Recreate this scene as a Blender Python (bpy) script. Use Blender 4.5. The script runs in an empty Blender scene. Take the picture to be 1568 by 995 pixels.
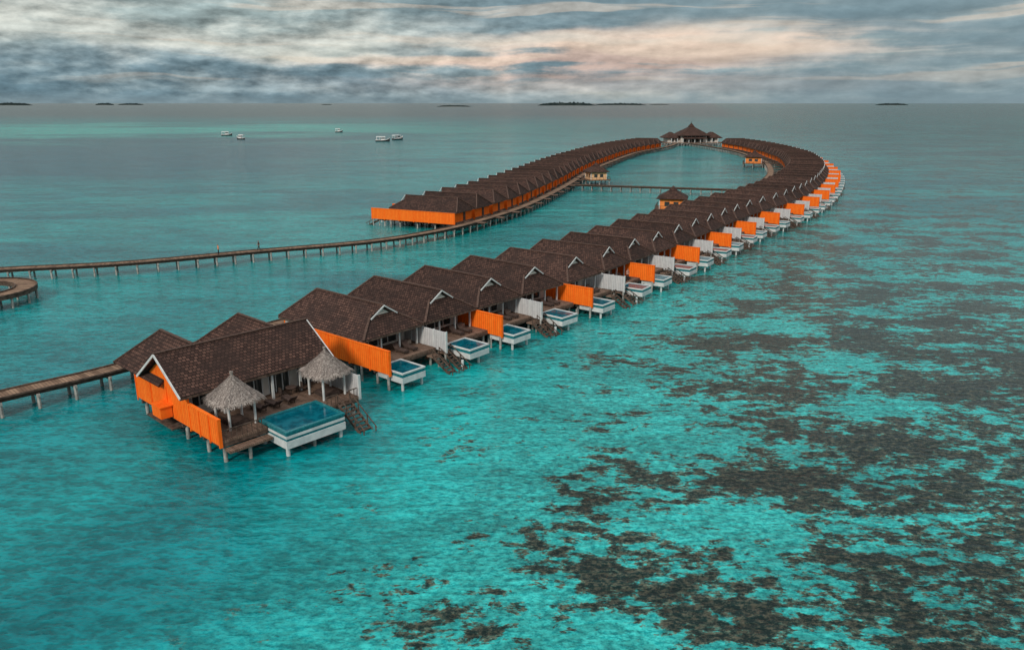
import bpy, math, random, bmesh
from mathutils import Vector, noise as mnoise
random.seed(7)
D=bpy.data; scene=bpy.context.scene
scene.view_settings.view_transform='Standard'; scene.view_settings.look='None'; scene.view_settings.exposure=0
COL=scene.collection

# ---------------------------------------------------------------- node helper
class NT:
    def __init__(s,nt): s.nt=nt
    def new(s,t,**k):
        n=s.nt.nodes.new(t)
        for a,b in k.items(): setattr(n,a,b)
        return n
    def put(s,sock,v):
        if hasattr(v,'is_output') : s.nt.links.new(v,sock)
        else:
            try: sock.default_value=v
            except Exception: sock.default_value=(v[0],v[1],v[2],1.0) if len(v)==3 else v
    def m(s,op,a,b=0.0,c=0.0,clamp=False):
        n=s.new('ShaderNodeMath',operation=op,use_clamp=clamp)
        s.put(n.inputs[0],a); s.put(n.inputs[1],b); s.put(n.inputs[2],c)
        return n.outputs[0]
    def add(s,a,b): return s.m('ADD',a,b)
    def mul(s,a,b): return s.m('MULTIPLY',a,b)
    def sub(s,a,b): return s.m('SUBTRACT',a,b)
    def ss(s,x,a,b,lo=0.0,hi=1.0):
        n=s.new('ShaderNodeMapRange',interpolation_type='SMOOTHSTEP')
        s.put(n.inputs['Value'],x); n.inputs['From Min'].default_value=a; n.inputs['From Max'].default_value=b
        n.inputs['To Min'].default_value=lo; n.inputs['To Max'].default_value=hi
        return n.outputs['Result']
    def gauss(s,x,c,w):
        d=s.m('DIVIDE',s.sub(x,c),w)
        return s.m('EXPONENT',s.mul(s.mul(d,d),-1.0))
    def xyz(s,v):
        n=s.new('ShaderNodeSeparateXYZ'); s.put(n.inputs[0],v); return n.outputs
    def comb(s,x,y,z=0.0):
        n=s.new('ShaderNodeCombineXYZ'); s.put(n.inputs[0],x); s.put(n.inputs[1],y); s.put(n.inputs[2],z); return n.outputs[0]
    def noise(s,vec,scale=1.0,detail=4.0,rough=0.5,dist=0.0,dim='3D'):
        n=s.new('ShaderNodeTexNoise',noise_dimensions=dim); s.put(n.inputs['Vector'],vec)
        n.inputs['Scale'].default_value=scale; n.inputs['Detail'].default_value=detail
        n.inputs['Roughness'].default_value=rough; n.inputs['Distortion'].default_value=dist
        return n.outputs['Fac']
    def mix(s,f,a,b,blend='MIX'):
        n=s.new('ShaderNodeMix',data_type='RGBA',blend_type=blend)
        s.put(n.inputs[0],f)
        for i,v in ((6,a),(7,b)):
            if hasattr(v,'is_output'): s.nt.links.new(v,n.inputs[i])
            else: n.inputs[i].default_value=(v[0],v[1],v[2],1.0)
        return n.outputs[2]
    def ramp(s,f,stops,interp='LINEAR'):
        n=s.new('ShaderNodeValToRGB'); cr=n.color_ramp; cr.interpolation=interp
        while len(cr.elements)<len(stops): cr.elements.new(0.5)
        for e,(p,c) in zip(cr.elements,stops):
            e.position=p; e.color=(c[0],c[1],c[2],1.0)
        s.put(n.inputs[0],f); return n.outputs[0]
    def bump(s,h,strength=0.5,dist=0.05):
        n=s.new('ShaderNodeBump'); s.put(n.inputs['Height'],h)
        s.put(n.inputs['Strength'],strength); s.put(n.inputs['Distance'],dist); return n.outputs[0]

def material(name,fn,rough=0.8,spec=0.3):
    m=D.materials.new(name); m.use_nodes=True
    t=NT(m.node_tree); b=m.node_tree.nodes['Principled BSDF']
    b.inputs['Roughness'].default_value=rough
    b.inputs['Specular IOR Level'].default_value=spec
    fn(t,b); return m
def objc(t): return t.new('ShaderNodeTexCoord').outputs['Object']
def uvc(t): return t.new('ShaderNodeTexCoord').outputs['UV']
def posw(t): return t.new('ShaderNodeNewGeometry').outputs['Position']

def simple(name,c1,c2,scale=3.0,rough=0.8,spec=0.3,bump=0.0,stretch=(1,1,1)):
    def fn(t,b):
        n=t.noise(posw(t),scale,4,0.6)
        t.put(b.inputs['Base Color'],t.mix(t.ss(n,0.3,0.7),c1,c2))
        if bump: t.put(b.inputs['Normal'],t.bump(n,bump,0.03))
    return material(name,fn,rough,spec)

def f_roof(t,b):
    uv=uvc(t)
    br=t.new('ShaderNodeTexBrick'); t.put(br.inputs['Vector'],uv)
    br.inputs['Scale'].default_value=1.0; br.inputs['Mortar Size'].default_value=0.035
    br.inputs['Brick Width'].default_value=0.36; br.inputs['Row Height'].default_value=0.32
    br.inputs['Color1'].default_value=(0.042,0.022,0.018,1); br.inputs['Color2'].default_value=(0.115,0.062,0.048,1)
    br.inputs['Mortar'].default_value=(0.010,0.006,0.005,1); br.inputs['Bias'].default_value=-0.1
    w=posw(t)
    n=t.noise(w,0.45,4,0.65); n2=t.noise(w,5.0,3,0.7)
    c=t.mix(t.mul(t.ss(n,0.42,0.64),0.7),br.outputs['Color'],(0.026,0.016,0.014))
    c=t.mix(t.mul(t.ss(n2,0.57,0.74),0.40),c,(0.17,0.10,0.078))
    oi=t.new('ShaderNodeObjectInfo')
    v=t.add(0.68,t.mul(oi.outputs['Random'],0.55))
    c=t.mix(1.0,c,t.comb(v,v,v),'MULTIPLY')
    t.put(b.inputs['Base Color'],c)
    h=t.add(t.mul(br.outputs['Fac'],-0.6),t.mul(n2,0.5))
    t.put(b.inputs['Normal'],t.bump(h,0.7,0.06))
M_roof=material('dark_shingle_roof',f_roof,0.85,0.2)
M_ridge=simple('ridge_tile',(0.048,0.028,0.022),(0.12,0.072,0.056),6,0.8)

def f_plank(c1,c2,axis,wdt,dark=0.45):
    def fn(t,b):
        o=objc(t); x=t.xyz(o)
        a=x[axis]; k=t.m('DIVIDE',a,wdt)
        fr=t.m('FRACT',k); fl=t.m('FLOOR',k)
        gap=t.m('LESS_THAN',t.m('ABSOLUTE',t.sub(fr,0.5)),0.44)
        wn=t.new('ShaderNodeTexWhiteNoise',noise_dimensions='1D'); t.put(wn.inputs['W'],fl)
        n=t.noise(posw(t),2.2,4,0.65)
        v=t.add(t.mul(wn.outputs['Value'],0.45),t.mul(t.ss(n,0.3,0.7),0.55))
        c=t.mix(v,c1,c2)
        c=t.mix(gap,tuple(q*dark for q in c1),c)
        t.put(b.inputs['Base Color'],c)
        t.put(b.inputs['Normal'],t.bump(t.add(gap,t.mul(n,0.3)),0.5,0.02))
    return fn
OR1=(0.90,0.130,0.008); OR2=(0.99,0.215,0.022)
M_orange=material('orange_painted_boards',f_plank(OR1,OR2,1,0.32,0.6),0.65,0.12)
M_orange_x=material('orange_painted_boards_end',f_plank(OR1,OR2,0,0.32,0.6),0.65,0.12)
M_whiteb=material('white_painted_boards',f_plank((0.46,0.47,0.49),(0.62,0.62,0.63),1,0.28,0.45),0.6,0.3)
M_deck=material('weathered_deck',f_plank((0.105,0.065,0.046),(0.25,0.165,0.125),0,0.18,0.35),0.8,0.2)
M_cream=simple('cream_wall',(0.50,0.46,0.42),(0.62,0.58,0.54),1.0,0.8)
M_white=simple('white_paint',(0.48,0.51,0.52),(0.65,0.67,0.67),1.4,0.5)
M_wood=simple('dark_timber',(0.045,0.030,0.023),(0.13,0.09,0.07),2.5,0.85)
M_stilt=simple('concrete_pile',(0.20,0.20,0.19),(0.46,0.44,0.41),2.0,0.85)
M_tile=simple('teal_pool_tile',(0.008,0.12,0.15),(0.02,0.21,0.24),5,0.25,0.5)
M_furn=simple('dark_rattan',(0.03,0.02,0.018),(0.07,0.05,0.04),8,0.8)
M_cush=simple('cushion_fabric',(0.30,0.22,0.18),(0.42,0.33,0.28),3,0.9)
M_brown=simple('brown_lounger_fabric',(0.05,0.03,0.025),(0.09,0.06,0.05),3,0.9)
def f_glass(t,b):
    n=t.noise(posw(t),0.8,2,0.5)
    t.put(b.inputs['Base Color'],t.mix(n,(0.015,0.02,0.022),(0.06,0.07,0.07)))
M_glass=material('window_glass',f_glass,0.08,0.6)
def f_pool(t,b):
    n=t.noise(posw(t),1.3,3,0.5,0.4)
    t.put(b.inputs['Base Color'],t.mix(t.ss(n,0.35,0.65),(0.001,0.070,0.105),(0.004,0.13,0.18)))
    t.put(b.inputs['Normal'],t.bump(n,0.12,0.05))
M_pool=material('pool_water',f_pool,0.06,0.4)
def f_thatch(t,b):
    uv=uvc(t); x=t.xyz(uv)
    n=t.noise(t.comb(t.mul(x[0],22.0),t.mul(x[1],2.0),0.0),1.0,5,0.7)
    n2=t.noise(posw(t),2.5,3,0.6)
    c=t.ramp(n,[(0.25,(0.09,0.075,0.068)),(0.5,(0.24,0.205,0.19)),(0.75,(0.44,0.39,0.365))])
    c=t.mix(t.mul(t.ss(n2,0.4,0.7),0.5),c,(0.14,0.115,0.10))
    t.put(b.inputs['Base Color'],c); t.put(b.inputs['Normal'],t.bump(n,0.9,0.05))
M_thatch=material('palm_thatch',f_thatch,0.95,0.1)
def f_straw(t,b):
    n=t.noise(posw(t),9.0,2,0.6)
    t.put(b.inputs['Base Color'],t.ramp(n,[(0.3,(0.10,0.085,0.078)),(0.5,(0.28,0.24,0.22)),(0.7,(0.52,0.47,0.43))]))
M_straw=material('loose_straw',f_straw,0.95,0.1)
def f_walk(t,b):
    uv=uvc(t); x=t.xyz(uv)
    k=t.m('DIVIDE',x[0],0.30); fr=t.m('FRACT',k); fl=t.m('FLOOR',k)
    wn=t.new('ShaderNodeTexWhiteNoise',noise_dimensions='1D'); t.put(wn.inputs['W'],fl)
    n=t.noise(posw(t),0.9,4,0.7)
    c=t.mix(t.add(t.mul(wn.outputs['Value'],0.6),t.mul(t.ss(n,0.3,0.7),0.4)),(0.10,0.060,0.040),(0.36,0.24,0.165))
    gap=t.m('LESS_THAN',fr,0.14)
    c=t.mix(gap,c,(0.03,0.02,0.015))
    t.put(b.inputs['Base Color'],c); t.put(b.inputs['Normal'],t.bump(n,0.4,0.03))
M_walk=material('jetty_planks',f_walk,0.85,0.2)

# ---------------------------------------------------------------- mesh builder (local: u, v -> x=u, y=-v)
class MB:
    def __init__(s,mir=False): s.v=[];s.f=[];s.mi=[];s.uv=[];s.mats=[];s.mir=mir
    def mid(s,m):
        if m not in s.mats: s.mats.append(m)
        return s.mats.index(m)
    def P(s,p): return (-p[0] if s.mir else p[0],-p[1],p[2])
    def poly(s,pts,m,uvs=None,up=False):
        q=[Vector(s.P(p)) for p in pts]
        n=(q[1]-q[0]).cross(q[2]-q[0])
        uvs=list(uvs) if uvs else [(0,0)]*len(q)
        if up and n.z<0: q.reverse(); uvs.reverse()
        b=len(s.v); s.v+= [tuple(x) for x in q]; s.f.append(tuple(range(b,b+len(q)))); s.mi.append(s.mid(m)); s.uv.append(uvs)
    def hexa(s,c,m):
        for idx in ((3,2,1,0),(4,5,6,7),(0,1,5,4),(1,2,6,5),(2,3,7,6),(3,0,4,7)):
            pts=[c[i] for i in idx]
            if not s.mir: pts=pts[::-1]
            s.poly(pts,m)
    def box(s,u0,u1,v0,v1,z0,z1,m):
        s.hexa([(u0,v0,z0),(u1,v0,z0),(u1,v1,z0),(u0,v1,z0),(u0,v0,z1),(u1,v0,z1),(u1,v1,z1),(u0,v1,z1)],m)
    def beam(s,p,q,w,h,m):
        p=Vector(p);q=Vector(q);d=(q-p).normalized()
        side=d.cross(Vector((0,0,1)))
        if side.length<1e-4: side=Vector((1,0,0))
        side=side.normalized(); up=side.cross(d).normalized()
        a=side*w/2; b=up*h/2
        c=[p-a-b,p+a-b,q+a-b,q-a-b,p-a+b,p+a+b,q+a+b,q-a+b]
        s.hexa([tuple(x) for x in c],m)
    def cyl(s,u,v,z0,z1,r,m,n=8,r2=None):
        r2=r if r2 is None else r2
        for i in range(n):
            a0=2*math.pi*i/n;a1=2*math.pi*(i+1)/n
            s.poly([(u+r*math.cos(a0),v+r*math.sin(a0),z0),(u+r*math.cos(a1),v+r*math.sin(a1),z0),(u+r2*math.cos(a1),v+r2*math.sin(a1),z1),(u+r2*math.cos(a0),v+r2*math.sin(a0),z1)][::-1],m)
        s.poly([(u+r2*math.cos(2*math.pi*i/n),v+r2*math.sin(2*math.pi*i/n),z1) for i in range(n)],m,up=True)
    def mesh(s,name):
        me=D.meshes.new(name); me.from_pydata(s.v,[],s.f)
        for m in s.mats: me.materials.append(m)
        for p,i in zip(me.polygons,s.mi): p.material_index=i
        uvl=me.uv_layers.new(name='UVMap'); k=0
        for fuv in s.uv:
            for u in fuv: uvl.data[k].uv=u; k+=1
        me.update(); return me
def ob(name,me,parent=None,loc=(0,0,0),rot=0.0):
    o=D.objects.new(name,me); COL.objects.link(o); o.location=loc; o.rotation_euler=(0,0,rot)
    if parent: o.parent=parent
    return o
def empty(name,loc,rot=0.0):
    o=D.objects.new(name,None); COL.objects.link(o); o.location=loc; o.rotation_euler=(0,0,rot); o.empty_display_size=1; return o
def solid(me,thick):
    """bake a thickness so the mesh can be shared between villas"""
    o=D.objects.new('tmp',me); COL.objects.link(o)
    s=o.modifiers.new('t','SOLIDIFY'); s.thickness=thick; s.offset=-1
    bpy.context.view_layer.update(); dg=bpy.context.evaluated_depsgraph_get()
    m2=D.meshes.new_from_object(o.evaluated_get(dg)); D.objects.remove(o); m2.name=me.name; return m2

def roofpoly(mb,pts,eave):
    e0=Vector(eave[0]); ax=(Vector(eave[1])-e0).normalized()
    n=(Vector(pts[1])-Vector(pts[0])).cross(Vector(pts[2])-Vector(pts[0])).normalized()
    ay=n.cross(ax)
    uvs=[((Vector(p)-e0).dot(ax)+50,abs((Vector(p)-e0).dot(ay))) for p in pts]
    mb.poly(pts,M_roof,uvs,up=True)
def hip(mb,u0,u1,v0,v1,ze,zr,rv0,rv1,um=None):
    um=(u0+u1)/2 if um is None else um
    a=(u0,v0,ze);b=(u1,v0,ze);c=(u1,v1,ze);d=(u0,v1,ze);r0=(um,rv0,zr);r1=(um,rv1,zr)
    roofpoly(mb,[a,d,r1,r0],(a,d)); roofpoly(mb,[b,c,r1,r0],(b,c))
    roofpoly(mb,[a,b,r0],(a,b)); roofpoly(mb,[d,c,r1],(d,c))
def ridgecaps(mb,segs):
    for p,q in segs:
        p=Vector(p)+Vector((0,0,0.06)); q=Vector(q)+Vector((0,0,0.06)); mb.beam(p,q,0.24,0.12,M_ridge)
def add_roof(name,mb,parent,thick=0.16):
    return ob(name,solid(mb.mesh(name),thick),parent)

# ---------------------------------------------------------------- row villa meshes
SP=8.78
HW=4.28; ZE=4.4; ZR=7.1
def villa_common():
    R={}
    rf=MB()
    v0,v1=-2.0,13.2; rb,rfv=-0.2,11.6; zg=6.05; ug=HW*(ZR-zg)/(ZR-ZE); vg=11.2
    a=(-HW,v0,ZE);d=(-HW,v1,ZE);b=(HW,v0,ZE);c=(HW,v1,ZE)
    r0=(0,rb,ZR);r1=(0,rfv,ZR);gl=(-ug,vg,zg);gr=(ug,vg,zg)
    roofpoly(rf,[a,d,gl,r1,r0],(a,d)); roofpoly(rf,[b,c,gr,r1,r0],(b,c))
    roofpoly(rf,[a,b,r0],(a,b)); roofpoly(rf,[d,c,gr,gl],(d,c))
    R['roof']=solid(rf.mesh('roof'),0.16)
    tr=MB()
    ridgecaps(tr,[(r0,r1),(a,r0),(b,r0),(d,gl),(c,gr)])
    tr.poly([(-ug,vg+0.05,zg),(ug,vg+0.05,zg),(0,vg+0.05,ZR-0.05)],M_wood)
    tr.poly([(-ug*.55,vg+0.09,zg+.05),(ug*.55,vg+0.09,zg+.05),(0,vg+0.09,ZR-0.4)],M_cream)
    for sgn in (-1,1):
        tr.beam((sgn*(ug+0.2),rfv+0.02,zg-0.16),(0,rfv+0.08,ZR-0.02),0.08,0.15,M_white)
    for p,q in ((a,d),(d,c),(c,b),(b,a)):
        tr.beam((p[0]*1.003,p[1],ZE-0.14),(q[0]*1.003,q[1],ZE-0.14),0.08,0.2,M_wood)
    R['roof_trim']=tr.mesh('roof_trim')
    w=MB()
    w.box(-4.0,-3.85,-1.1,10.2,2.02,4.35,M_cream); w.box(3.85,4.0,-1.1,10.2,2.02,4.35,M_cream)
    w.box(-4.02,4.02,-1.35,-1.11,1.8,4.55,M_orange_x)
    w.box(-3.85,3.85,10.05,10.15,2.02,2.25,M_cream); w.box(-3.85,3.85,10.05,10.15,3.95,4.6,M_cream)
    w.box(-3.85,-2.6,10.05,10.15,2.25,3.95,M_cream); w.box(2.9,3.85,10.05,10.15,2.25,3.95,M_cream)
    w.box(-2.6,2.9,10.0,10.04,2.25,3.95,M_glass)
    for u in (-2.6,-1.25,0.1,1.5,2.82): w.box(u,u+0.1,10.05,10.18,2.25,3.95,M_white)
    w.box(-1.0,0.0,-1.42,-1.352,2.0,4.1,M_wood)
    for u in (-3.9,-1.3,1.3,3.9): w.box(u-0.09,u+0.09,12.3,12.48,2.02,4.38,M_white)
    w.box(-4.0,4.0,12.28,12.5,4.2,4.4-0.01,M_white)
    R['walls']=w.mesh('walls')
    dk=MB()
    dk.box(-4.25,4.25,-1.6,15.0,1.78,2.0,M_deck); dk.box(-4.3,4.3,-1.65,15.05,1.5,1.775,M_wood)
    dk.box(-0.9,0.9,-6.2,-1.66,1.7,1.9,M_deck)
    R['deck']=dk.mesh('deck')
    st=MB()
    for u in (-3.8,0,3.8):
        for v in (-1,3,7,11,14.6): st.cyl(u,v,-3,1.5,0.15,M_stilt,8)
    for v in (-1,3,7,11,14.6): st.box(-4.2,4.2,v-0.12,v+0.12,1.25,1.5,M_wood)
    for u in (-3.6,-1.0): st.cyl(u,18.2,-3,0.95,0.15,M_white,8)
    st.cyl(-2.3,16.5,-3,0.95,0.15,M_stilt,8); st.cyl(3.9,15.8,-3,1.3,0.1,M_stilt,6)
    R['stilts']=st.mesh('stilts')
    return R
def villa_front(pu0,su0,name):
    R={}
    pl=MB(); pu1=pu0+3.15; pv0,pv1=15.07,18.8
    pl.box(pu0,pu1,pv0,pv1,0.95,1.55,M_white)
    pl.box(pu0+0.06,pu1-0.06,pv0+0.06,pv1-0.06,1.55,1.9,M_tile)
    for x0,x1,y0,y1 in ((pu0,pu1,pv0,pv0+0.16),(pu0,pu1,pv1-0.16,pv1),(pu0,pu0+0.16,pv0+0.16,pv1-0.16),(pu1-0.16,pu1,pv0+0.16,pv1-0.16)):
        pl.box(x0,x1,y0,y1,1.9,2.06,M_white)
    pl.box(pu0+0.16,pu1-0.16,pv0+0.16,pv1-0.16,1.901,1.98,M_pool)
    R['pool']=pl.mesh('pool')
    sr=MB(); su1=su0+1.0
    sr.box(su0-0.1,su1+0.1,15.06,16.0,1.3,1.45,M_deck)
    for u in (su0,su1): sr.beam((u,15.9,1.4),(u,19.4,-0.6),0.08,0.26,M_wood)
    for i in range(8):
        k=i/8; sr.box(su0,su1,16.1+k*3.1,16.38+k*3.1,1.28-k*1.8,1.34-k*1.8,M_wood)
    for u in (su0,su1):
        sr.beam((u,15.9,2.3),(u,19.2,0.4),0.06,0.08,M_wood)
        for k in (0.0,0.5,0.95): sr.box(u-0.04,u+0.04,15.9+k*3.1,15.98+k*3.1,1.2-k*1.8,2.3-k*1.75,M_wood)
    R['stairs']=sr.mesh('stairs')
    fu=MB()
    for u in (0.2,1.5):
        fu.box(u,u+0.7,12.9,14.4,2.25,2.36,M_furn); fu.box(u+.04,u+0.66,12.9,14.35,2.362,2.44,M_brown); fu.beam((u+0.35,12.9,2.38),(u+0.35,12.35,2.88),0.7,0.1,M_brown)
        for a1 in (u+0.05,u+0.6):
            for b1 in (13.0,14.25): fu.box(a1,a1+0.06,b1,b1+0.06,2.0,2.25,M_furn)
    fu.cyl(-2.8,13.2,2.0,2.55,0.4,M_furn,10); fu.box(3.0,3.6,11.2,11.8,2.0,2.4,M_cush); fu.box(-3.3,-1.6,10.5,11.2,2.0,2.45,M_cush)
    R['deck_furniture']=fu.mesh('deck_furniture')
    return R
C_=villa_common(); P={**C_,**villa_front(-4.1,2.9,'a')}; Q={**C_,**villa_front(-3.0,-4.2,'b')}
def wall_mesh(kind,u,vs=0.6):
    w=MB()
    if kind=='orange':
        w.box(u-0.08,u+0.08,vs,17.3,1.65,4.1,M_orange); w.box(u-0.14,u+0.14,vs,17.35,4.1,4.2,M_orange)
        for v in (vs,4,7.4,10.8,14.2,17.2): w.box(u-0.13,u+0.13,v,v+0.14,1.5,4.1,M_orange)
        w.cyl(u,17.0,-3,1.65,0.14,M_stilt,8); w.cyl(u,12.8,-3,1.65,0.14,M_stilt,8)
    else:
        w.box(u-0.07,u+0.07,vs,16.6,1.75,3.95,M_whiteb)
        for v in (11,12.8,14.6,16.5): w.box(u-0.12,u+0.12,v,v+0.12,1.6,4.02,M_white)
        w.cyl(u,16.4,-3,1.75,0.12,M_stilt,8)
    return w.mesh('privacy_wall_'+kind)
W_o=wall_mesh('orange',-SP/2); W_w=wall_mesh('white',-SP/2); W_oe=wall_mesh('orange',SP/2,-1.7)

def catmull(pts,n=24):
    out=[]
    P_=[Vector(p) for p in pts]; P_=[2*P_[0]-P_[1]]+P_+[2*P_[-1]-P_[-2]]
    for i in range(1,len(P_)-2):
        for k in range(n):
            t=k/n
            a,b,c,d=P_[i-1:i+3]
            out.append(0.5*((2*b)+(-a+c)*t+(2*a-5*b+4*c-d)*t*t+(-a+3*b-3*c+d)*t**3))
    out.append(P_[-2]); return out
class Path:
    def __init__(s,pts,sm=True):
        s.p=catmull(pts) if sm else [Vector(p) for p in pts]
        s.L=[0]
        for a,b in zip(s.p,s.p[1:]): s.L.append(s.L[-1]+(b-a).length)
        s.len=s.L[-1]
    def at(s,d):
        if d<=0: t=(s.p[1]-s.p[0]).normalized(); return s.p[0]+t*d,t
        if d>=s.len: t=(s.p[-1]-s.p[-2]).normalized(); return s.p[-1]+t*(d-s.len),t
        import bisect
        i=bisect.bisect_right(s.L,d)-1; i=min(i,len(s.p)-2)
        t=(s.p[i+1]-s.p[i]); l=t.length; return s.p[i]+t*((d-s.L[i])/l),t/l
    def tan(s,d,w=6):
        a,_=s.at(d-w);b,_=s.at(d+w); return (b-a).normalized()

rv=random.Random(3)
def place_villa(k,pos,tan,sv=1.0,row='A'):
    a=math.atan2(tan.y,tan.x)+rv.uniform(-0.012,0.012)
    e=empty('overwater_villa',(pos.x,pos.y,rv.uniform(-0.06,0.06)),a); e.scale=(1,sv,1)
    S=P if k%2==0 else Q
    for n in ('roof','roof_trim','walls','deck','pool','stilts','stairs','deck_furniture'): ob(n,S[n],e)
    if row=='B': ob('privacy_wall_orange',W_oe,e)
    elif k%2==0: ob('privacy_wall_orange',W_o,e)
    else: ob('privacy_wall_white',W_w,e)
    return e

rowA=Path([(-22.7,87.4),(-11.5,100.9),(-0.4,113.8),(9.4,127.6),(19.7,142.5),(41,175.8),(58.2,199.6),(77.3,232.6),(94.9,269.6),(107.5,301.2),(119.5,341.1),(126.8,375.9),(133.3,439.5),(132,489)])
nA=int(rowA.len/SP)+1
villasA=[]
for k in range(nA):
    p,_=rowA.at(k*SP); t=rowA.tan(k*SP); villasA.append(place_villa(k,p,t))

walkBpts=[(-150,100),(-112,113),(-84.5,123.2),(-65.9,128.7),(-46.6,139.7),(-29,149.2),(-18.4,159.7),(-9.6,173.5),(1,197.7),(8.6,222),(18.4,259.3),(29.5,306),(43.3,355),(68.4,431.5),(96.2,490.5),(110,528)]
walkB=Path(walkBpts)
revB=Path(list(reversed([tuple(x) for x in walkB.p])),sm=False)
def nearest(path,pt):
    return min(range(len(path.p)),key=lambda i:(path.p[i]-Vector(pt)).length)
dEnd=revB.L[nearest(revB,(-11.5,171.5))]-SP/2; dSt=revB.L[nearest(revB,(94,485))]
SB=9.6
nB=int((dEnd-dSt)/SB)+1
for k in range(nB):
    d=dEnd-(nB-1-k)*SB
    p,_=revB.at(d); t=revB.tan(d); n=Vector((t.y,-t.x))
    place_villa(k,p+n*4.4,t,1.2,row='B')

# ---------------------------------------------------------------- walkways
def walkway(name,path,width=2.4,z=1.85,d0=0,d1=None,step=3.2):
    d1=path.len if d1 is None else d1
    e=empty(name,(0,0,0))
    mb=MB(); dk=[]; n=max(2,int((d1-d0)/1.6)); 
    for i in range(n+1):
        d=d0+(d1-d0)*i/n; p,_=path.at(d); t=path.tan(d,2); s=Vector((t.y,-t.x)); dk.append((p,s,d))
    def strip(o0,o1,z0,z1,m):
        for (p,s,d),(p2,s2,d2) in zip(dk,dk[1:]):
            c=[p+s*o0,p+s*o1,p2+s2*o1,p2+s2*o0]
            c=[(x.x,-x.y) for x in c]
            b=[(x,y,z0) for x,y in c]; tt=[(x,y,z1) for x,y in c]
            mb.poly(tt,m,[(d,0),(d,1),(d2,1),(d2,0)],up=True)
            mb.poly([b[0],b[3],tt[3],tt[0]],m); mb.poly([b[1],b[2],tt[2],tt[1]],m); mb.poly(b,m)
    h=width/2
    strip(-h,h,z-0.12,z,M_walk); strip(-h-0.02,-h+0.16,z+0.003,z+0.16,M_wood); strip(h-0.16,h+0.02,z+0.003,z+0.16,M_wood)
    strip(-h+0.2,-h+0.4,z-0.4,z-0.123,M_wood); strip(h-0.4,h-0.2,z-0.4,z-0.123,M_wood)
    ob('planking',mb.mesh(name+'_planking'),e)
    pb=MB(); d=d0+1
    while d<d1:
        p,_=path.at(d); t=path.tan(d,2); s=Vector((t.y,-t.x))
        for o in (-h+0.15,h-0.15):
            q=p+s*o; pb.cyl(q.x,-q.y,-3,z-0.35,0.16,M_stilt,7)
        a=p-s*(h+0.1); b=p+s*(h+0.1); pb.beam((a.x,-a.y,z-0.5),(b.x,-b.y,z-0.5),0.24,0.26,M_stilt)
        d+=step
    ob('piles',pb.mesh(name+'_piles'),e)
    return e
walkway('jetty_walkway',walkB)
pts=[(-80,34),(-62,50.5),(-48.2,66.4),(-40.8,74.5)]
k=0.0
while k<rowA.len+3:
    p,_=rowA.at(k); t=rowA.tan(k); n=Vector((t.y,-t.x)); q=p-n*7.2; pts.append((q.x,q.y)); k+=rowA.len/24
pts.append((121,528))
walkA=Path(pts); walkway('jetty_walkway',walkA)
jet=Path([(19.5,259),(45,251),(71,243)],sm=False); walkway('cross_jetty',jet,2.0)
walkway('hut_jetty',Path([(23,283),(29,280)],sm=False),1.8)

def round_deck(name,c,r):
    e=empty(name,(c[0],c[1],0)); mb=MB(); n=48
    ri=r-2.9
    for i in range(n):
        a0=2*math.pi*i/n;a1=2*math.pi*(i+1)/n
        def q(rr,a,z): return (rr*math.cos(a),rr*math.sin(a),z)
        uv=[(a0*r,0),(a0*r,1),(a1*r,1),(a1*r,0)]
        mb.poly([q(ri,a0,1.9),q(r,a0,1.9),q(r,a1,1.9),q(ri,a1,1.9)],M_walk,uv,up=True)
        mb.poly([q(r,a0,1.4),q(r,a1,1.4),q(r,a1,1.9),q(r,a0,1.9)],M_wood)
        mb.poly([q(ri,a0,1.4),q(ri,a1,1.4),q(ri,a1,1.9),q(ri,a0,1.9)],M_wood)
        for r0,r1 in ((r-0.18,r+0.03),(ri-0.02,ri+0.16)):
            mb.poly([q(r0,a0,2.1),q(r1,a0,2.1),q(r1,a1,2.1),q(r0,a1,2.1)],M_wood,up=True)
            mb.poly([q(r1,a0,1.85),q(r1,a1,1.85),q(r1,a1,2.1),q(r1,a0,2.1)],M_wood)
        if i%3==0:
            mb.cyl((r-0.2)*math.cos(a0),(r-0.2)*math.sin(a0),-3,1.4,0.16,M_stilt); mb.cyl((ri+0.2)*math.cos(a0),(ri+0.2)*math.sin(a0),-3,1.4,0.16,M_stilt)
    ob('planking',mb.mesh(name),e)
    return e
rd=round_deck('round_deck',(-78,108.5),7.8)

# ---------------------------------------------------------------- near villa
B=Vector((-23.3,56.3)); ang=math.radians(47.5)
V1=empty('two_bedroom_overwater_villa',(B.x,B.y,0),ang)
rf=MB(); tr=MB()
zr,ze=7.5,4.65; u0,u1=-0.7,14.3; vr=-9.1; vf=-4.9; vb=-13.3
roofpoly(rf,[(u0,vf,ze),(u1,vf,ze),(u1,vr,zr),(u0,vr,zr)],((u0,vf,ze),(u1,vf,ze)))
roofpoly(rf,[(u0,vb,ze),(u1,vb,ze),(u1,vr,zr),(u0,vr,zr)],((u0,vb,ze),(u1,vb,ze)))
for um in (2.85,10.7):
    hw=3.45; zc=zr+0.05; zb=4.5
    a=(um-hw,-18.9,zb);b=(um+hw,-18.9,zb);c=(um+hw,-9.3,zb);d=(um-hw,-9.3,zb);r0=(um,-15.8,zc);r1=(um,-9.3,zc)
    roofpoly(rf,[a,d,r1,r0],(a,d)); roofpoly(rf,[b,c,r1,r0],(b,c)); roofpoly(rf,[a,b,r0],(a,b))
    ridgecaps(tr,[(r0,r1),(a,r0),(b,r0)])
ridgecaps(tr,[((u0,vr,zr),(u1,vr,zr))])
for u in (u0-0.02,u1+0.02):
    tr.beam((u,vf+0.05,ze-0.12),(u,vr,zr-0.08),0.10,0.2,M_white); tr.beam((u,vb,ze-0.12),(u,vr,zr-0.08),0.10,0.2,M_white)
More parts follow.
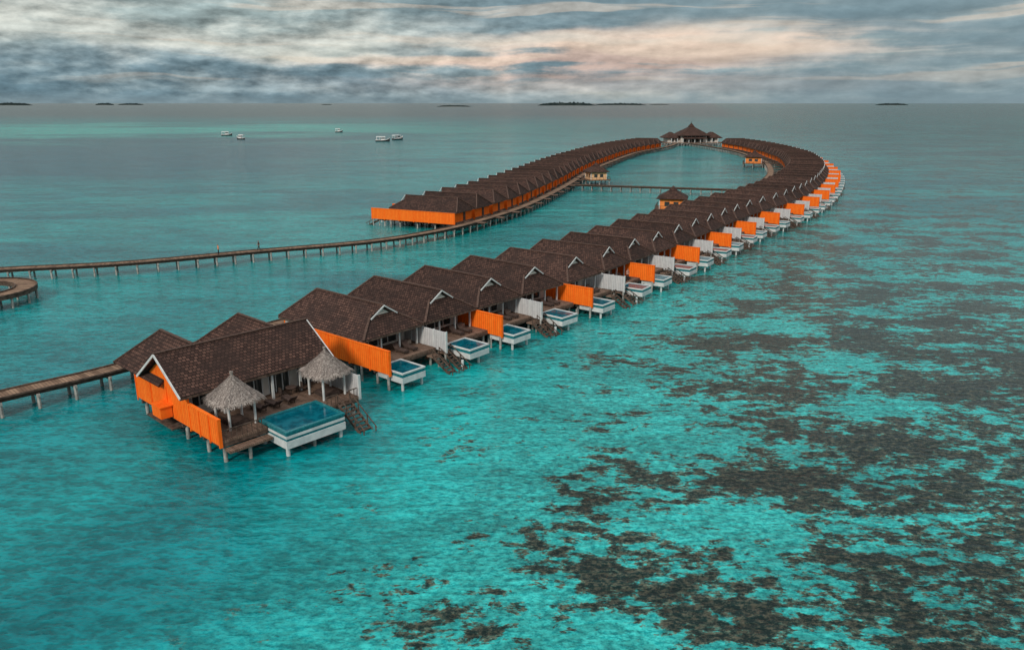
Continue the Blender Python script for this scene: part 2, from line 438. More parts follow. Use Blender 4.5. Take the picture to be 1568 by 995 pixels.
tr.beam((u0,vf,ze-0.16),(u1,vf,ze-0.16),0.08,0.18,M_wood)
add_roof('roof',rf,V1); ob('roof_trim',tr.mesh('roof_trim'),V1)
w=MB()
def gable(u,m,t=0.16):
    prof=[(-15.8,1.7),(-5.2,1.7),(-5.2,4.5),(-9.1,7.2),(-13.0,4.5),(-15.8,4.4)]
    A=[(u,v,z) for v,z in prof]; C=[(u+t,v,z) for v,z in prof]
    w.poly([A[i] for i in (0,1,2,4,5)],m); w.poly([A[i] for i in (2,3,4)],m)
    w.poly([C[i] for i in (0,1,2,4,5)],m); w.poly([C[i] for i in (2,3,4)],m)
    for i in range(6):
        j=(i+1)%6; w.poly([A[i],A[j],C[j],C[i]],m)
gable(-0.02,M_orange); gable(13.5,M_whiteb)
w.box(0.14,13.5,-15.8,-15.65,1.8,4.6,M_orange_x)
w.box(-0.02,0.14,-5.2,0.0,1.6,3.8,M_orange); w.box(-0.08,0.2,-5.2,0.05,3.8,3.92,M_orange)
for v in (-5.1,-3.4,-1.7,-0.1): w.box(-0.09,0.18,v,v+0.14,1.45,3.8,M_orange)
for v in (-15.7,-12.5,-9.2): w.box(-0.09,-0.025,v,v+0.16,1.45,4.4,M_orange)
w.box(-1.1,-0.1,-9.9,-8.2,1.9,2.9,M_orange); w.box(-1.2,-0.03,-10.0,-8.1,2.9,3.0,M_orange)
w.box(13.55,13.69,-5.0,0.1,1.8,4.0,M_whiteb)
for v in (-5.0,-2.5,0.0): w.box(13.5,13.74,v,v+0.12,1.7,4.08,M_white)
vf_=-6.5; openings=[(0.9,2.3,2.9,4.1),(4.0,5.0,2.9,4.1),(5.9,7.6,2.05,4.15),(8.2,10.4,2.05,4.15),(11.2,12.8,2.05,4.15)]
x=0.14
for (a,b,z0,z1) in openings:
    w.box(x,a,vf_-0.12,vf_,2.02,4.75,M_cream)
    if z0>2.1: w.box(a,b,vf_-0.12,vf_,2.02,z0,M_cream)
    w.box(a,b,vf_-0.12,vf_,z1,4.75,M_cream)
    w.box(a,b,vf_-0.10,vf_-0.07,z0,z1,M_glass)
    nm=max(1,round((b-a)/0.8))
    for i in range(nm+1):
        q=a+(b-a-0.08)*i/nm; w.box(q,q+0.08,vf_-0.068,vf_+0.04,z0,z1,M_white)
    w.box(a,b,vf_-0.066,vf_+0.035,z1-0.08,z1-0.002,M_white)
    x=b
w.box(x,13.5,vf_-0.12,vf_,2.02,4.75,M_cream)
for u in (3.2,7.9,10.8): w.box(u-0.1,u+0.1,-5.35,-5.15,2.02,4.6,M_white)
ob('walls',w.mesh('walls'),V1)
dk=MB()
pu0,pu1,pv0,pv1=4.2,10.0,-1.6,2.8
for x0,x1,y0,y1 in ((0.16,13.5,-15.6,-1.62),(0.0,4.18,-1.615,0.0),(10.02,13.54,-1.615,0.0)):
    dk.box(x0,x1,y0,y1,1.78,2.0,M_deck); dk.box(x0+0.02,x1-0.02,y0+0.02,y1-0.02,1.45,1.775,M_wood)
dk.box(0.3,4.1,0.01,0.9,1.15,1.35,M_deck)
for a,b in ((0.1,4.1),(10.1,11.1),(12.6,13.4)):
    dk.box(a,b,-0.1,-0.02,2.8,2.88,M_wood)
    q=a
    while q<b: dk.box(q,q+0.05,-0.09,-0.03,2.0,2.8,M_wood); q+=0.45
dk.box(2.5,5.5,-22.5,-15.81,1.7,1.9,M_deck)
dk.box(-0.6,0.5,-12.5,-7.5,0.95,1.1,M_wood)
ob('deck',dk.mesh('deck'),V1)
pl=MB()
pl.box(pu0,pu1,pv0,pv1,0.75,1.38,M_white)
pl.box(pu0+0.1,pu1-0.1,pv0+0.1,pv1-0.1,1.38,1.62,M_tile)
pl.box(pu0+0.03,pu1-0.03,pv0+0.03,pv1-0.03,1.62,1.84,M_white)
pl.box(pu0+0.08,pu1-0.08,pv0+0.08,pv1-0.08,1.84,2.08,M_tile)
r_=0.3
for x0,x1,y0,y1 in ((pu0,pu1,pv0,pv0+r_),(pu0,pu1,pv1-r_,pv1),(pu0,pu0+r_,pv0+r_,pv1-r_),(pu1-r_,pu1,pv0+r_,pv1-r_)):
    pl.box(x0,x1,y0,y1,2.08,2.24,M_tile)
pl.box(pu0+r_,pu1-r_,pv0+r_,pv1-r_,2.081,2.14,M_pool)
ob('pool',pl.mesh('pool'),V1)
st=MB()
for u in (0.5,4.6,9,13.1):
    for v in (-15.2,-11,-7,-3.2,-0.4): 
        if v==-0.4 and 4<u<10: continue
        st.cyl(u,v,-3,1.45,0.17,M_stilt,10)
for v in (-15.2,-11,-7,-3.2): st.box(0.1,13.4,v-0.13,v+0.13,1.18,1.44,M_wood)
for u in (4.5,9.7):
    for v in (2.4,-1.2): st.cyl(u,v,-3,0.75,0.17,M_white,10)
st.cyl(7.1,2.3,-3,0.75,0.15,M_stilt,10)
st.cyl(2.2,0.5,-3,1.15,0.15,M_stilt,8)
ob('stilts',st.mesh('stilts'),V1)
sr=MB()
s0,s1=11.2,12.5
for u in (s0,s1): sr.beam((u,0.0,1.9),(u,4.0,-0.6),0.09,0.26,M_wood)
for i in range(10):
    k=i/10; sr.box(s0,s1,0.15+k*3.8,0.42+k*3.8,1.78-k*2.4,1.84-k*2.4,M_wood)
for u in (s0,s1):
    sr.beam((u,-0.1,2.85),(u,3.9,0.4),0.06,0.08,M_wood)
    for k in (0,0.33,0.66,0.97): sr.box(u-0.04,u+0.04,0.0+k*3.8,0.08+k*3.8,1.7-k*2.35,2.83-k*2.35,M_wood)
ob('stairs',sr.mesh('stairs'),V1)

def lounger(name,u,v,rot):
    e=empty(name,(0,0,0)); e.parent=V1; e.location=(u,-v,2.0); e.rotation_euler=(0,0,rot)
    m=MB(); m.box(-0.35,0.35,-1.0,0.5,0.28,0.36,M_furn); m.box(-0.32,0.32,-0.97,0.5,0.362,0.44,M_brown)
    m.beam((0,0.5,0.36),(0,1.05,0.85),0.68,0.08,M_brown)
    for a in (-0.32,0.26):
        for b in (-0.95,0.4): m.box(a,a+0.06,b,b+0.06,0,0.28,M_furn)
    ob('frame',m.mesh('sun_lounger'),e)
lounger('sun_lounger',5.6,-3.6,0.1); lounger('sun_lounger',6.9,-3.5,0.05); lounger('sun_lounger',8.4,-3.4,-0.1)
m=MB(); m.cyl(0,0,0.0,0.7,0.05,M_furn); m.cyl(0,0,0.7,0.75,0.5,M_brown,16)
for a,b in ((-.9,0),(.9,0)):
    m.box(a-.25,a+.25,b-.25,b+.25,0.4,0.46,M_furn); m.box(a-.25 if a<0 else a+.2,a-.2 if a<0 else a+.25,b-.25,b+.25,0.46,0.95,M_furn)
    for i in (-.23,.19):
        for j in (-.23,.19): m.box(a+i,a+i+.04,b+j,b+j+.04,0,0.4,M_furn)
tb=ob('dining_set',m.mesh('dining_set'),V1,(9.6,5.0,2.0))

def gazebo(u,v,R=1.9,zp=6.35,ze_=4.4,ph=1.15):
    e=empty('thatched_gazebo',(u,-v,0)); e.parent=V1
    t=MB(); seg=40; rings=9
    rnd=random.Random(int(u*10))
    def prof(k): return k**1.12
    def pt(i,j):
        a=2*math.pi*i/seg; k=j/rings
        sq=1/max(abs(math.cos(a)),abs(math.sin(a)))
        rr=R*prof(k)*(1+(sq-1)*0.6)+0.05
        z=zp-(zp-ze_)*k
        jit=mnoise.noise(Vector((math.cos(a)*6,math.sin(a)*6,k*9+u)))*0.12
        return (rr*math.cos(a)*(1+jit*0.5),rr*math.sin(a)*(1+jit*0.5),z+jit*k)
    for j in range(rings):
        for i in range(seg):
            p=[pt(i,j),pt(i+1,j),pt(i+1,j+1),pt(i,j+1)]
            uv=[(i/seg*6,j/rings),((i+1)/seg*6,j/rings),((i+1)/seg*6,(j+1)/rings),(i/seg*6,(j+1)/rings)]
            t.poly(p,M_thatch,uv,up=True)
    t.cyl(0,0,zp-0.15,zp+0.3,0.13,M_straw,8,0.05)
    ob('thatch_roof',solid(t.mesh('thatch'),0.2),e)
    s_=MB()
    for _ in range(2200):
        a=rnd.random()*2*math.pi; k=math.sqrt(rnd.random()); 
        if rnd.random()<0.35: k=0.96+rnd.random()*0.05
        sq=1/max(abs(math.cos(a)),abs(math.sin(a))); f=1+(sq-1)*0.6
        r0=R*prof(k)*f+.05; z0=zp-(zp-ze_)*k+0.05
        l=0.25+rnd.random()*0.25; r1=r0+l*0.66*f; z1=z0-l*0.74+rnd.uniform(-.04,.08)
        da=rnd.uniform(-.05,.05); wd=0.012+rnd.random()*0.022
        ta=Vector((-math.sin(a),math.cos(a)))*wd
        p0=Vector((r0*math.cos(a),r0*math.sin(a))); p1=Vector((r1*math.cos(a+da),r1*math.sin(a+da)))
        s_.poly([(p0.x-ta.x,p0.y-ta.y,z0),(p0.x+ta.x,p0.y+ta.y,z0),(p1.x+ta.x*.4,p1.y+ta.y*.4,z1),(p1.x-ta.x*.4,p1.y-ta.y*.4,z1)],M_straw,up=True)
    ob('straw',s_.mesh('straw'),e)
    f=MB()
    for a in (-ph,ph):
        for b in (-ph,ph): f.cyl(a,b,2.0,4.7,0.11,M_white,10)
    for a in (-ph,ph):
        f.beam((a,-ph,4.45),(a,ph,4.45),0.12,0.16,M_wood); f.beam((-ph,a,4.4),(ph,a,4.4),0.12,0.16,M_wood)
    f.box(-0.8,0.8,-0.9,0.9,2.02,2.3,M_furn); f.box(-0.75,0.75,-0.85,0.85,2.302,2.42,M_brown)
    ob('frame',f.mesh('gazebo_frame'),e)
gazebo(2.8,-2.6); gazebo(11.9,-2.6)

# ---------------------------------------------------------------- reception building at ring head
MBd=empty('reception_pavilion',(124,548,0),math.radians(3))
m=MB()
m.box(-21,21,-14,14,1.6,2.0,M_deck)
for u in range(-20,21,4):
    for v in (-13,-4,4,13): m.cyl(u,v,-3,1.6,0.25,M_stilt,7)
ob('platform',m.mesh('platform'),MBd)
m=MB()
m.box(-9,9,-8,8,2.0,7.2,M_cream); m.box(-17.5,-9.1,-6,6,2.0,5.4,M_cream); m.box(9.1,17.5,-6,6,2.0,5.4,M_cream)
for u in (-7,-4.2,-1.4,1.4,4.2):
    m.box(u,u+2.2,8.0,8.08,2.3,6.2,M_glass)
for s in (-1,1):
    for q in (10.2,13.2): 
        a,b=sorted((s*q,s*(q+2))); m.box(a,b,6.0,6.08,2.4,4.8,M_glass)
for u in range(-16,17,4): m.box(u-.2,u+.2,10.4,10.8,2,4.8,M_white)
ob('walls',m.mesh('walls'),MBd)
rf=MB(); tr=MB()
hip(rf,-11,11,-10,10,6.6,13.0,-0.6,0.6)
hip(rf,-1.9,1.9,-1.9,1.9,12.4,15.0,-0.05,0.05)
hip(rf,-20,-8.5,-8,8,5.0,8.8,-3,3); hip(rf,8.5,20,-8,8,5.0,8.8,-3,3)
rf.poly([(-8,6.5,6.2),(8,6.5,6.2),(8,12,4.9),(-8,12,4.9)],M_roof,[(0,0),(16,0),(16,5),(0,5)],up=True)
ridgecaps(tr,[((-11,10,6.6),(0,0.6,13)),((11,10,6.6),(0,0.6,13)),((-20,8,5),(-14.2,3,8.8)),((20,8,5),(14.2,3,8.8))])
tr.cyl(0,0,14.9,16.2,0.12,M_wood,6)
add_roof('roof',rf,MBd,0.3); ob('roof_trim',tr.mesh('trim'),MBd)

def hut(name,c,rot,s,wallm):
    e=empty(name,(c[0],c[1],0),rot)
    m=MB(); m.box(-s-1.2,s+1.2,-s-1.2,s+1.2,1.6,1.9,M_deck)
    for a in (-s-.8,0,s+.8):
        for b in (-s-.8,0,s+.8): m.cyl(a,b,-3,1.6,0.16,M_stilt,7)
    for a in (-s-1.1,s+1.1):
        m.beam((a,-s-1.1,2.8),(a,s+1.1,2.8),0.07,0.09,M_wood); m.beam((-s-1.1,a,2.8),(s+1.1,a,2.8),0.07,0.09,M_wood)
        for k in range(7):
            q=-s-1.1+k*(2*s+2.2)/6; m.box(a-.04,a+.04,q-.04,q+.04,1.9,2.8,M_wood); m.box(q-.04,q+.04,a-.04,a+.04,1.9,2.8,M_wood)
    ob('deck',m.mesh('deck'),e)
    m=MB(); m.box(-s,s,-s,s,1.9,4.6,wallm)
    for q in (-s*0.6,0.15*s): m.box(q,q+0.42*s,s,s+0.05,2.7,3.8,M_glass)
    for q in (-s*0.6,0.15*s): m.box(-s-0.05,-s,q,q+0.42*s,2.7,3.8,M_glass); m.box(s,s+.05,q,q+0.42*s,2.7,3.8,M_glass)
    for a in (-s-.06,s+.06):
        for b in (-s-.06,s+.06): m.box(a-.1,a+.1,b-.1,b+.1,1.9,4.6,M_white)
    ob('walls',m.mesh('walls'),e)
    r=MB(); g=s+0.9; hip(r,-g,g,-g,g,4.6,7.0,-0.8,0.8); hip(r,-0.9,0.9,-1.4,1.4,6.6,7.6,-0.5,0.5)
    add_roof('roof',r,e,0.15)
M_ochre=simple('ochre_wall',(0.75,0.20,0.04),(0.85,0.30,0.08),1.5)
M_pale=simple('sand_wall',(0.70,0.40,0.20),(0.80,0.52,0.30),1.5)
hut('jetty_hut',(30,278.5),math.radians(15),2.9,M_pale)
hut('jetty_hut',(41.5,199.5),math.radians(-15),3.0,M_ochre)
hut('jetty_hut',(110,356),math.radians(-20),3.4,M_ochre)
walkway('hut_jetty',Path([(45.8,198.5),(51.5,195.5)],sm=False),1.6)
walkway('hut_jetty',Path([(114.5,354),(120,352)],sm=False),1.6)

# ---------------------------------------------------------------- boats
M_hull=simple('boat_hull_white',(0.72,0.73,0.74),(0.82,0.82,0.82),0.6,0.4)
M_hulld=simple('boat_hull_dark',(0.02,0.025,0.03),(0.06,0.06,0.06),0.6,0.4)
def boat(loc,rot,L=9.0):
    e=empty('moored_dhoni_boat',(loc[0],loc[1],0),rot); m=MB()
    secs=[(-0.5,0.75,1.2),(-0.3,1.0,1.1),(0.0,1.1,1.1),(0.25,0.95,1.3),(0.42,0.5,1.8),(0.52,0.04,2.8)]
    pts=[]
    for k,wd,h in secs:
        x=k*L; W=wd*L*0.16
        pts.append([(x,-W,h),(x,-W*0.65,-0.3),(x,W*0.65,-0.3),(x,W,h)])
    for a,b in zip(pts,pts[1:]):
        for i in range(3): m.poly([a[i],a[i+1],b[i+1],b[i]],M_hulld)
        m.poly([(a[0][0],a[0][1],a[0][2]-0.15),(a[3][0],a[3][1],a[3][2]-0.15),(b[3][0],b[3][1],b[3][2]-0.15),(b[0][0],b[0][1],b[0][2]-0.15)],M_deck,up=True)
        for s in (0,3): m.beam(a[s],b[s],0.12,0.3,M_hull)
    m.poly(pts[0],M_hulld)
    ob('hull',m.mesh('hull'),e)
    c=MB(); W=L*0.16
    c.box(-0.44*L,0.2*L,-W,W,3.3,3.75,M_hull); c.box(-0.1*L,0.14*L,-W*.75,W*.75,0.9,3.29,M_hull); c.box(-0.09*L,0.145*L,-W*.77,W*.77,2.0,2.8,M_glass)
    for x_ in (-0.42*L,-0.2*L,0.18*L):
        for y_ in (-W*.9,W*.9): c.box(x_-.08,x_+.08,y_-.08,y_+.08,0.8,3.3,M_hull)
    ob('canopy',c.mesh('canopy'),e)
for p,r,L in (((-254,703),0.3,9),((-98,597),0.1,10.5),((-217,631),2.8,7),((-172,785),0.2,7),((-90.5,625),0.9,10.5)): boat(p,r,L)

# ---------------------------------------------------------------- distant islands
M_isl=simple('hazed_island_vegetation',(0.018,0.030,0.032),(0.04,0.055,0.055),0.02,0.95,0.0)  # bluish grey of the distant air painted into the tree colour
M_sand=simple('beach_sand',(0.30,0.28,0.25),(0.36,0.34,0.30),0.02,0.95,0.0)
def island(X,Y,wd,h):
    e=empty('distant_island',(X,Y,0)); m=MB(); n=64
    dp=wd*0.25
    def hh(q,row): 
        env=max(0,1-(2*abs(q))**4)
        return 0.5+h*env*(0.62+0.5*mnoise.noise(Vector((q*22+X,row*7,0)))+0.25*mnoise.noise(Vector((q*70+X,row*3,1))))
    for row in range(3):
        y0=-dp*0.5+row*dp*0.5
        for i in range(n):
            a=(i/n-0.5); b=((i+1)/n-0.5)
            for yy in (y0-6,y0+6): m.poly([(a*wd,yy,-1),(b*wd,yy,-1),(b*wd,yy,hh(b,row)),(a*wd,yy,hh(a,row))],M_isl)
            m.poly([(a*wd,y0-6,hh(a,row)),(b*wd,y0-6,hh(b,row)),(b*wd,y0+6,hh(b,row)),(a*wd,y0+6,hh(a,row))],M_isl)
    ob('trees',m.mesh('trees'),e)
    s=MB(); 
    for i in range(32):
        a0=2*math.pi*i/32;a1=2*math.pi*(i+1)/32
        s.poly([(0,0,1.6),(wd*.52*math.cos(a0),dp*math.sin(a0),0.02),(wd*.52*math.cos(a1),dp*math.sin(a1),0.02)],M_sand,up=True)
    ob('beach',s.mesh('beach'),e)
for px,wp,Y,h in ((15,60,9500,40),(160,26,11000,34),(200,36,11500,30),(695,52,6300,14),(868,90,9000,46),(950,78,10500,34),(1366,46,10500,32),(500,16,12000,12),(1010,30,12500,14)):
    k=Y*0.9607/1175; island((px-784)*k,Y,wp*k,h)

# ---------------------------------------------------------------- people
def person(name,loc,rot,shirt,walk=True,parent=None):
    Mskin=simple(name+'_skin',(0.28,0.15,0.10),(0.36,0.2,0.14),5); Mc=simple(name+'_shirt',shirt,tuple(x*1.2 for x in shirt),5); Mt=simple(name+'_trousers',(0.012,0.012,0.015),(0.03,0.03,0.035),5)
    Mh=simple(name+'_hair',(0.01,0.008,0.007),(0.03,0.02,0.015),9)
    e=empty(name,loc,rot); e.scale=(1.1,1.1,1.08)
    if parent: e.parent=parent
    s=1.0 if walk else 0.25
    J={ 'pel':(0,0,0.95,0.15),'bel':(0,0.0,1.1,0.135),'che':(0,0.01,1.32,0.16),'nek':(0,0.01,1.5,0.065),'hd0':(0,0.03,1.58,0.075),'hd1':(0,0.04,1.68,0.095),'hd2':(0,0.03,1.75,0.07),
        'shl':(-0.19,0.0,1.42,0.07),'ell':(-0.25,-0.10*s,1.15,0.048),'wrl':(-0.24,0.06*s,0.92,0.035),'hal':(-0.24,0.10*s,0.84,0.035),
        'shr':(0.19,0.0,1.42,0.07),'elr':(0.25,0.08*s,1.15,0.048),'wrr':(0.24,0.26*s,0.97,0.035),'har':(0.24,0.32*s,0.91,0.035),
        'hil':(-0.1,0.0,0.88,0.10),'knl':(-0.11,0.2*s,0.5,0.07),'anl':(-0.11,0.3*s,0.09,0.045),'tol':(-0.11,0.45*s if walk else 0.2,0.04,0.035),
        'hir':(0.1,0.0,0.88,0.10),'knr':(0.11,-0.08*s,0.5,0.07),'anr':(0.11,-0.34*s,0.13,0.045),'tor':(0.11,-0.2*s if walk else 0.2,0.04,0.035)}
    E=[('pel','bel'),('bel','che'),('che','nek'),('nek','hd0'),('hd0','hd1'),('hd1','hd2'),('che','shl'),('shl','ell'),('ell','wrl'),('wrl','hal'),('che','shr'),('shr','elr'),('elr','wrr'),('wrr','har'),('pel','hil'),('hil','knl'),('knl','anl'),('anl','tol'),('pel','hir'),('hir','knr'),('knr','anr'),('anr','tor')]
    ks=list(J); me=D.meshes.new(name+'_body'); me.from_pydata([J[k][:3] for k in ks],[(ks.index(a),ks.index(b)) for a,b in E],[])
    o=ob('body',me,e); sk=o.modifiers.new('skin','SKIN')
    for i,k in enumerate(ks):
        me.skin_vertices[0].data[i].radius=(J[k][3],J[k][3]*(0.75 if k in('che','bel','pel') else 1)); me.skin_vertices[0].data[i].use_root=(k=='pel')
    o.modifiers.new('smooth','SUBSURF').levels=1
    bpy.context.view_layer.update()
    dg=bpy.context.evaluated_depsgraph_get(); m2=D.meshes.new_from_object(o.evaluated_get(dg)); o.modifiers.clear(); o.data=m2
    m2.materials.clear()
    for q in (Mskin,Mc,Mt,Mh): m2.materials.append(q)
    for p in m2.polygons:
        c=p.center; p.use_smooth=True
        if c.z>1.70 or (c.z>1.58 and c.y<0.0): p.material_index=3
        elif c.z>1.5: p.material_index=0
        elif abs(c.x)>0.2 and c.z<1.25 and c.z>0.75: p.material_index=0
        elif c.z>0.93: p.material_index=1
        elif c.z>0.1: p.material_index=2
        else: p.material_index=3
    return e
d=walkB.L[nearest(walkB,(-46.6,139.7))]; p,t=walkB.at(d)
person('walking_person',(p.x,p.y,1.85),math.atan2(t.y,t.x)+math.pi/2,(0.012,0.012,0.015))
p,t=walkB.at(d-7.5); person('standing_person',(p.x+0.4,p.y,1.85),2.0,(0.75,0.2,0.05),False)
person('standing_person',(1.2,-14.3,2.0),2.6,(0.4,0.2,0.15),False,parent=villasA[5])

# ---------------------------------------------------------------- water
L_=[0,120,300,700,1600,4000,10000,25000,60000]; ax=[-x for x in L_[:0:-1]]+L_
vs=[(x,y,0) for y in ax for x in ax]; n=len(ax)
fs=[(j*n+i,j*n+i+1,(j+1)*n+i+1,(j+1)*n+i) for j in range(n-1) for i in range(n-1)]
me=D.meshes.new('sea_water'); me.from_pydata(vs,[],fs)
def f_sea(t,b):
    pos=posw(t); x,y,z=t.xyz(pos)
    N=lambda v,s,d,r=0.5,ds=0.0: t.noise(v,s,d,r,ds,'2D')
    dist=t.m('SQRT',t.add(t.mul(x,x),t.mul(y,y)))
    big=N(t.comb(t.mul(x,0.006),t.mul(y,0.010)),1.0,3,0.55)
    big2=N(t.comb(t.mul(x,0.012),t.mul(y,0.030)),1.0,4,0.6)
    turq=(0.000,0.180,0.205); lite=(0.002,0.300,0.310); teal=(0.003,0.120,0.140)
    med=N(pos,0.035,3,0.5)
    c=t.mix(t.ss(med,0.35,0.68),turq,lite)
    c=t.mix(t.mul(t.ss(t.add(x,t.mul(t.sub(med,0.5),30.0)),0.0,-34.0),0.5),c,(0.000,0.140,0.160))
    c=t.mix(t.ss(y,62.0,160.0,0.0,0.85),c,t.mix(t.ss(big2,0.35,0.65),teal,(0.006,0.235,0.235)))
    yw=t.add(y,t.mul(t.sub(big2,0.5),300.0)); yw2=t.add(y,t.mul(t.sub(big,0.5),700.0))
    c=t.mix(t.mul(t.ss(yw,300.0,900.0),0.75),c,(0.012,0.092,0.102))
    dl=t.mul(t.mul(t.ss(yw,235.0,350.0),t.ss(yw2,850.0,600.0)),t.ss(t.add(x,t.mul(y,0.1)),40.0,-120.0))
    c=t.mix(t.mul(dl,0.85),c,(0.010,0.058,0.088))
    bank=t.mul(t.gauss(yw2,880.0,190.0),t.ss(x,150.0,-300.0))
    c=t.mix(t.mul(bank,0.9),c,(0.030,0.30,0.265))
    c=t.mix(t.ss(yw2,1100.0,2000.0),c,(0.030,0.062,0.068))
    rt=t.mul(t.ss(y,140.0,400.0),t.ss(t.sub(x,t.mul(y,0.25)),10.0,120.0))
    c=t.mix(t.mul(rt,0.8),c,t.mix(t.ss(big2,0.35,0.65),(0.020,0.068,0.074),(0.020,0.120,0.122)))
    # coral patches
    bd=t.sub(x,t.add(-12.0,t.mul(t.sub(y,34.0),0.345)))
    dens=t.ss(bd,-4.0,30.0)
    dens=t.mul(dens,t.ss(y,300.0,60.0,0.35,1.0))
    pn=N(t.comb(t.mul(x,0.7),y),0.14,2,0.5)
    pn2=N(t.comb(t.mul(x,0.58),y),0.80,5,0.72,0.15)
    s_=t.add(t.mul(pn,0.42),t.mul(pn2,0.58))
    thr=t.sub(0.608,t.mul(dens,0.142))
    dd=t.sub(s_,thr)
    rm=t.mul(t.ss(dd,-0.028,0.018),t.ss(bd,-14.0,0.0))
    core=t.ss(dd,0.0,0.060)
    fine=N(t.comb(t.mul(x,0.7),y),2.6,4,0.80)
    rim=t.mix(t.ss(fine,0.40,0.60),(0.008,0.035,0.030),(0.095,0.115,0.080))
    crc=t.mix(t.ss(fine,0.44,0.66),(0.001,0.003,0.002),(0.070,0.052,0.032))
    reef=t.mix(core,rim,crc)
    reef=t.mix(t.ss(y,50.0,150.0,0.0,0.55),reef,(0.048,0.070,0.060))
    sand=t.mix(t.ss(fine,0.33,0.62),(0.001,0.18,0.190),(0.040,0.44,0.415))
    c=t.mix(t.mul(t.mul(t.ss(bd,-16.0,12.0),t.ss(y,230.0,90.0)),0.85),c,sand)
    c=t.mix(t.mul(rm,0.95),c,reef)
    # chop: short crests lying across the view
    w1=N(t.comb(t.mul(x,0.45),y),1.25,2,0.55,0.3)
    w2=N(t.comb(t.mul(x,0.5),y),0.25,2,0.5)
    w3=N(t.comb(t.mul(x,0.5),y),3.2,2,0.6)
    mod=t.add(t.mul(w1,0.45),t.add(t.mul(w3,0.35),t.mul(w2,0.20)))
    sh=t.ss(mod,0.37,0.63,0.70,1.32)  # light crests and dark troughs of the chop painted into the base colour
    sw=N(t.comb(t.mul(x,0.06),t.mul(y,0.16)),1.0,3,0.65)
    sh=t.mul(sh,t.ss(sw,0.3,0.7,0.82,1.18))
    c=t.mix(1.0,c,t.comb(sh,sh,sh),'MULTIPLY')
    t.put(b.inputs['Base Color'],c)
    h=t.add(t.add(t.mul(w1,0.28),t.mul(w2,0.42)),t.mul(w3,0.11))
    t.put(b.inputs['Normal'],t.bump(h,t.ss(dist,60.0,1500.0,0.8,1.0),t.ss(dist,60.0,800.0,0.8,1.8)))
    t.put(b.inputs['Roughness'],t.ss(dist,40.0,900.0,0.10,0.22))
    b.inputs['IOR'].default_value=1.33
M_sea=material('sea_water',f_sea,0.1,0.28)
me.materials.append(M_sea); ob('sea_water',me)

# ---------------------------------------------------------------- world + sun
SUN_EL=math.radians(34); SUN_AZ=math.radians(205)   # azimuth clockwise from +Y
W=D.worlds.new('sky'); scene.world=W; W.use_nodes=True; t=NT(W.node_tree)
try: W.cycles.sampling_method='NONE'
except Exception: pass
bg=W.node_tree.nodes['Background']; bg.inputs['Strength'].default_value=0.1
sky=t.new('ShaderNodeTexSky',sky_type='NISHITA'); sky.sun_disc=False; sky.sun_elevation=SUN_EL; sky.sun_rotation=SUN_AZ
gx,gy,gz=t.xyz(t.new('ShaderNodeTexCoord').outputs['Generated'])
a=t.m('ARCTAN2',gx,gy); e=gz
N=lambda x_,y_,s,d,r=0.5,ds=0.0: t.noise(t.comb(x_,y_),s,d,r,ds,'2D')
wp=t.sub(N(t.mul(a,5.0),t.mul(e,14.0),1.0,3,0.5),0.5)
ew=t.add(e,t.mul(wp,0.022))
n1=N(t.add(t.mul(a,2.6),3.1),t.mul(ew,22.0),1.0,5,0.52)
n2=N(t.mul(a,13.0),t.mul(e,38.0),1.0,6,0.58)
n2b=N(t.add(t.mul(a,13.0),0.10),t.sub(t.mul(e,38.0),0.22),1.0,6,0.58)
st=N(t.add(t.mul(a,2.6),7.0),t.mul(ew,62.0),1.0,4,0.5)
mix1=t.add(t.mul(n1,0.66),t.mul(n2,0.34))
c=t.ramp(mix1,[(0.38,(0.170,0.255,0.295)),(0.50,(0.285,0.370,0.395)),(0.60,(0.43,0.485,0.480)),(0.70,(0.58,0.585,0.54))])
topl=t.mul(t.ss(a,0.02,-0.25),t.ss(ew,0.045,0.080))
c=t.mix(t.mul(topl,0.8),c,t.mix(t.ss(mix1,0.40,0.60),(0.34,0.42,0.41),(0.59,0.61,0.55)))
lowl=t.mul(t.ss(a,0.06,-0.28),t.ss(t.add(ew,t.mul(t.sub(n2,0.5),0.030)),0.060,0.026))
c=t.mix(t.mul(lowl,0.88),c,t.mix(t.ss(t.add(t.mul(n2,0.5),t.mul(st,0.5)),0.42,0.62),(0.130,0.215,0.262),(0.25,0.335,0.365)))
topm=t.mul(t.gauss(a,0.14,0.27),t.ss(ew,0.074,0.100))
c=t.mix(t.mul(topm,0.92),c,(0.185,0.275,0.315))
rt=t.mul(t.ss(a,0.26,0.45),t.ss(st,0.62,0.42))
c=t.mix(t.mul(rt,0.75),c,(0.190,0.280,0.320))
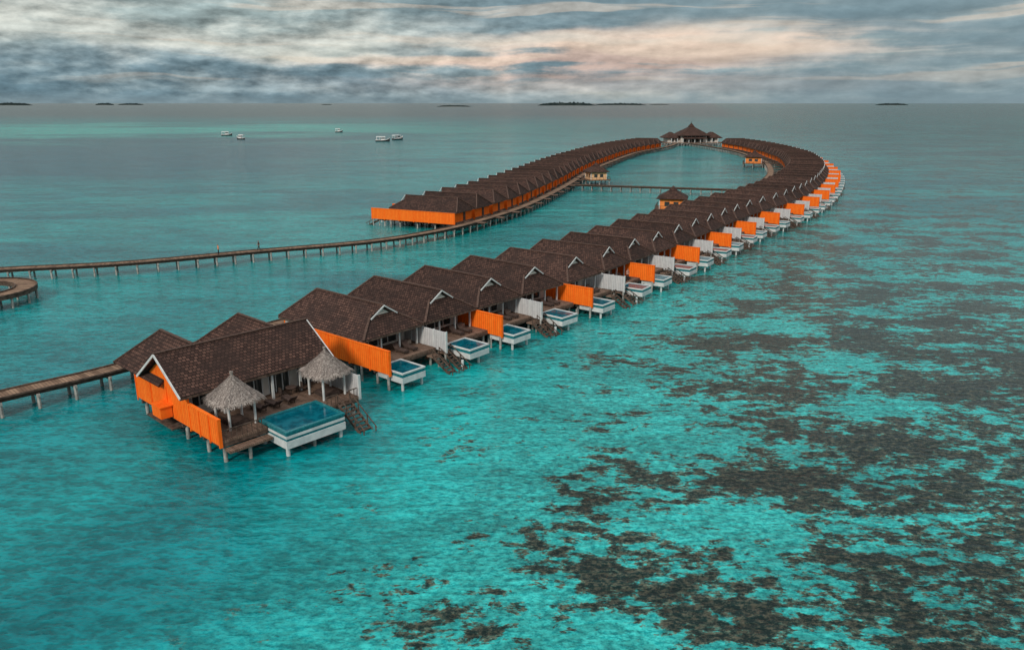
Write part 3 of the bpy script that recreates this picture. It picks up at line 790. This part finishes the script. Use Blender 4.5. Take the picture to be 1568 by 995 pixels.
pm=t.add(t.mul(t.gauss(a,0.21,0.20),t.gauss(ew,0.068,0.016)),t.mul(t.gauss(a,0.04,0.22),t.gauss(ew,0.044,0.017)))
pm=t.mul(t.mul(pm,1.25),t.ss(t.add(t.mul(st,0.7),t.mul(n2,0.3)),0.37,0.55))
c=t.mix(t.m('MINIMUM',pm,0.92),c,t.mix(t.ss(n1,0.38,0.6),(0.56,0.42,0.36),(0.82,0.63,0.50)))
low=t.mul(t.gauss(a,0.12,0.30),t.gauss(e,0.020,0.010))
c=t.mix(t.mul(low,0.40),c,(0.48,0.42,0.39))
cm=t.mul(t.ss(st,0.56,0.66),t.ss(ew,0.012,0.04))
c=t.mix(t.mul(cm,0.40),c,(0.72,0.60,0.48))
rel=t.add(1.0,t.mul(t.sub(n2,n2b),t.ss(a,0.35,-0.25,0.7,2.0)))
c=t.mix(1.0,c,t.comb(rel,rel,rel),'MULTIPLY')
hz=t.ss(e,0.014,0.0); c=t.mix(t.mul(hz,0.55),c,(0.215,0.285,0.315))
over=t.ss(gz,0.12,0.85,0.30,0.86)
c=t.mix(t.ss(e,0.12,0.22),c,t.comb(t.mul(over,0.98),over,over))
c10=t.mix(1.0,c,(10,10,10),'MULTIPLY')
cl=t.mul(t.ss(n1,0.60,0.75),0.25)
col=t.mix(cl,c10,sky.outputs[0])
W.node_tree.links.new(col,bg.inputs['Color'])

sl=D.lights.new('sun','SUN'); sl.energy=2.2; sl.angle=math.radians(11); sl.color=(1.0,0.92,0.81)
so=D.objects.new('sun',sl); COL.objects.link(so)
dirv=Vector((math.sin(SUN_AZ)*math.cos(SUN_EL),math.cos(SUN_AZ)*math.cos(SUN_EL),math.sin(SUN_EL)))
so.rotation_euler=dirv.to_track_quat('Z','Y').to_euler(); so.location=(0,-50,80)

cam=D.cameras.new('camera'); cam.sensor_width=36; cam.lens=36*1175/1568; cam.clip_end=200000; cam.clip_start=0.5
co=D.objects.new('camera',cam); COL.objects.link(co); co.location=(0,0,28); co.rotation_euler=(math.radians(90)-math.atan(339.5/1175),0,0)
scene.camera=co
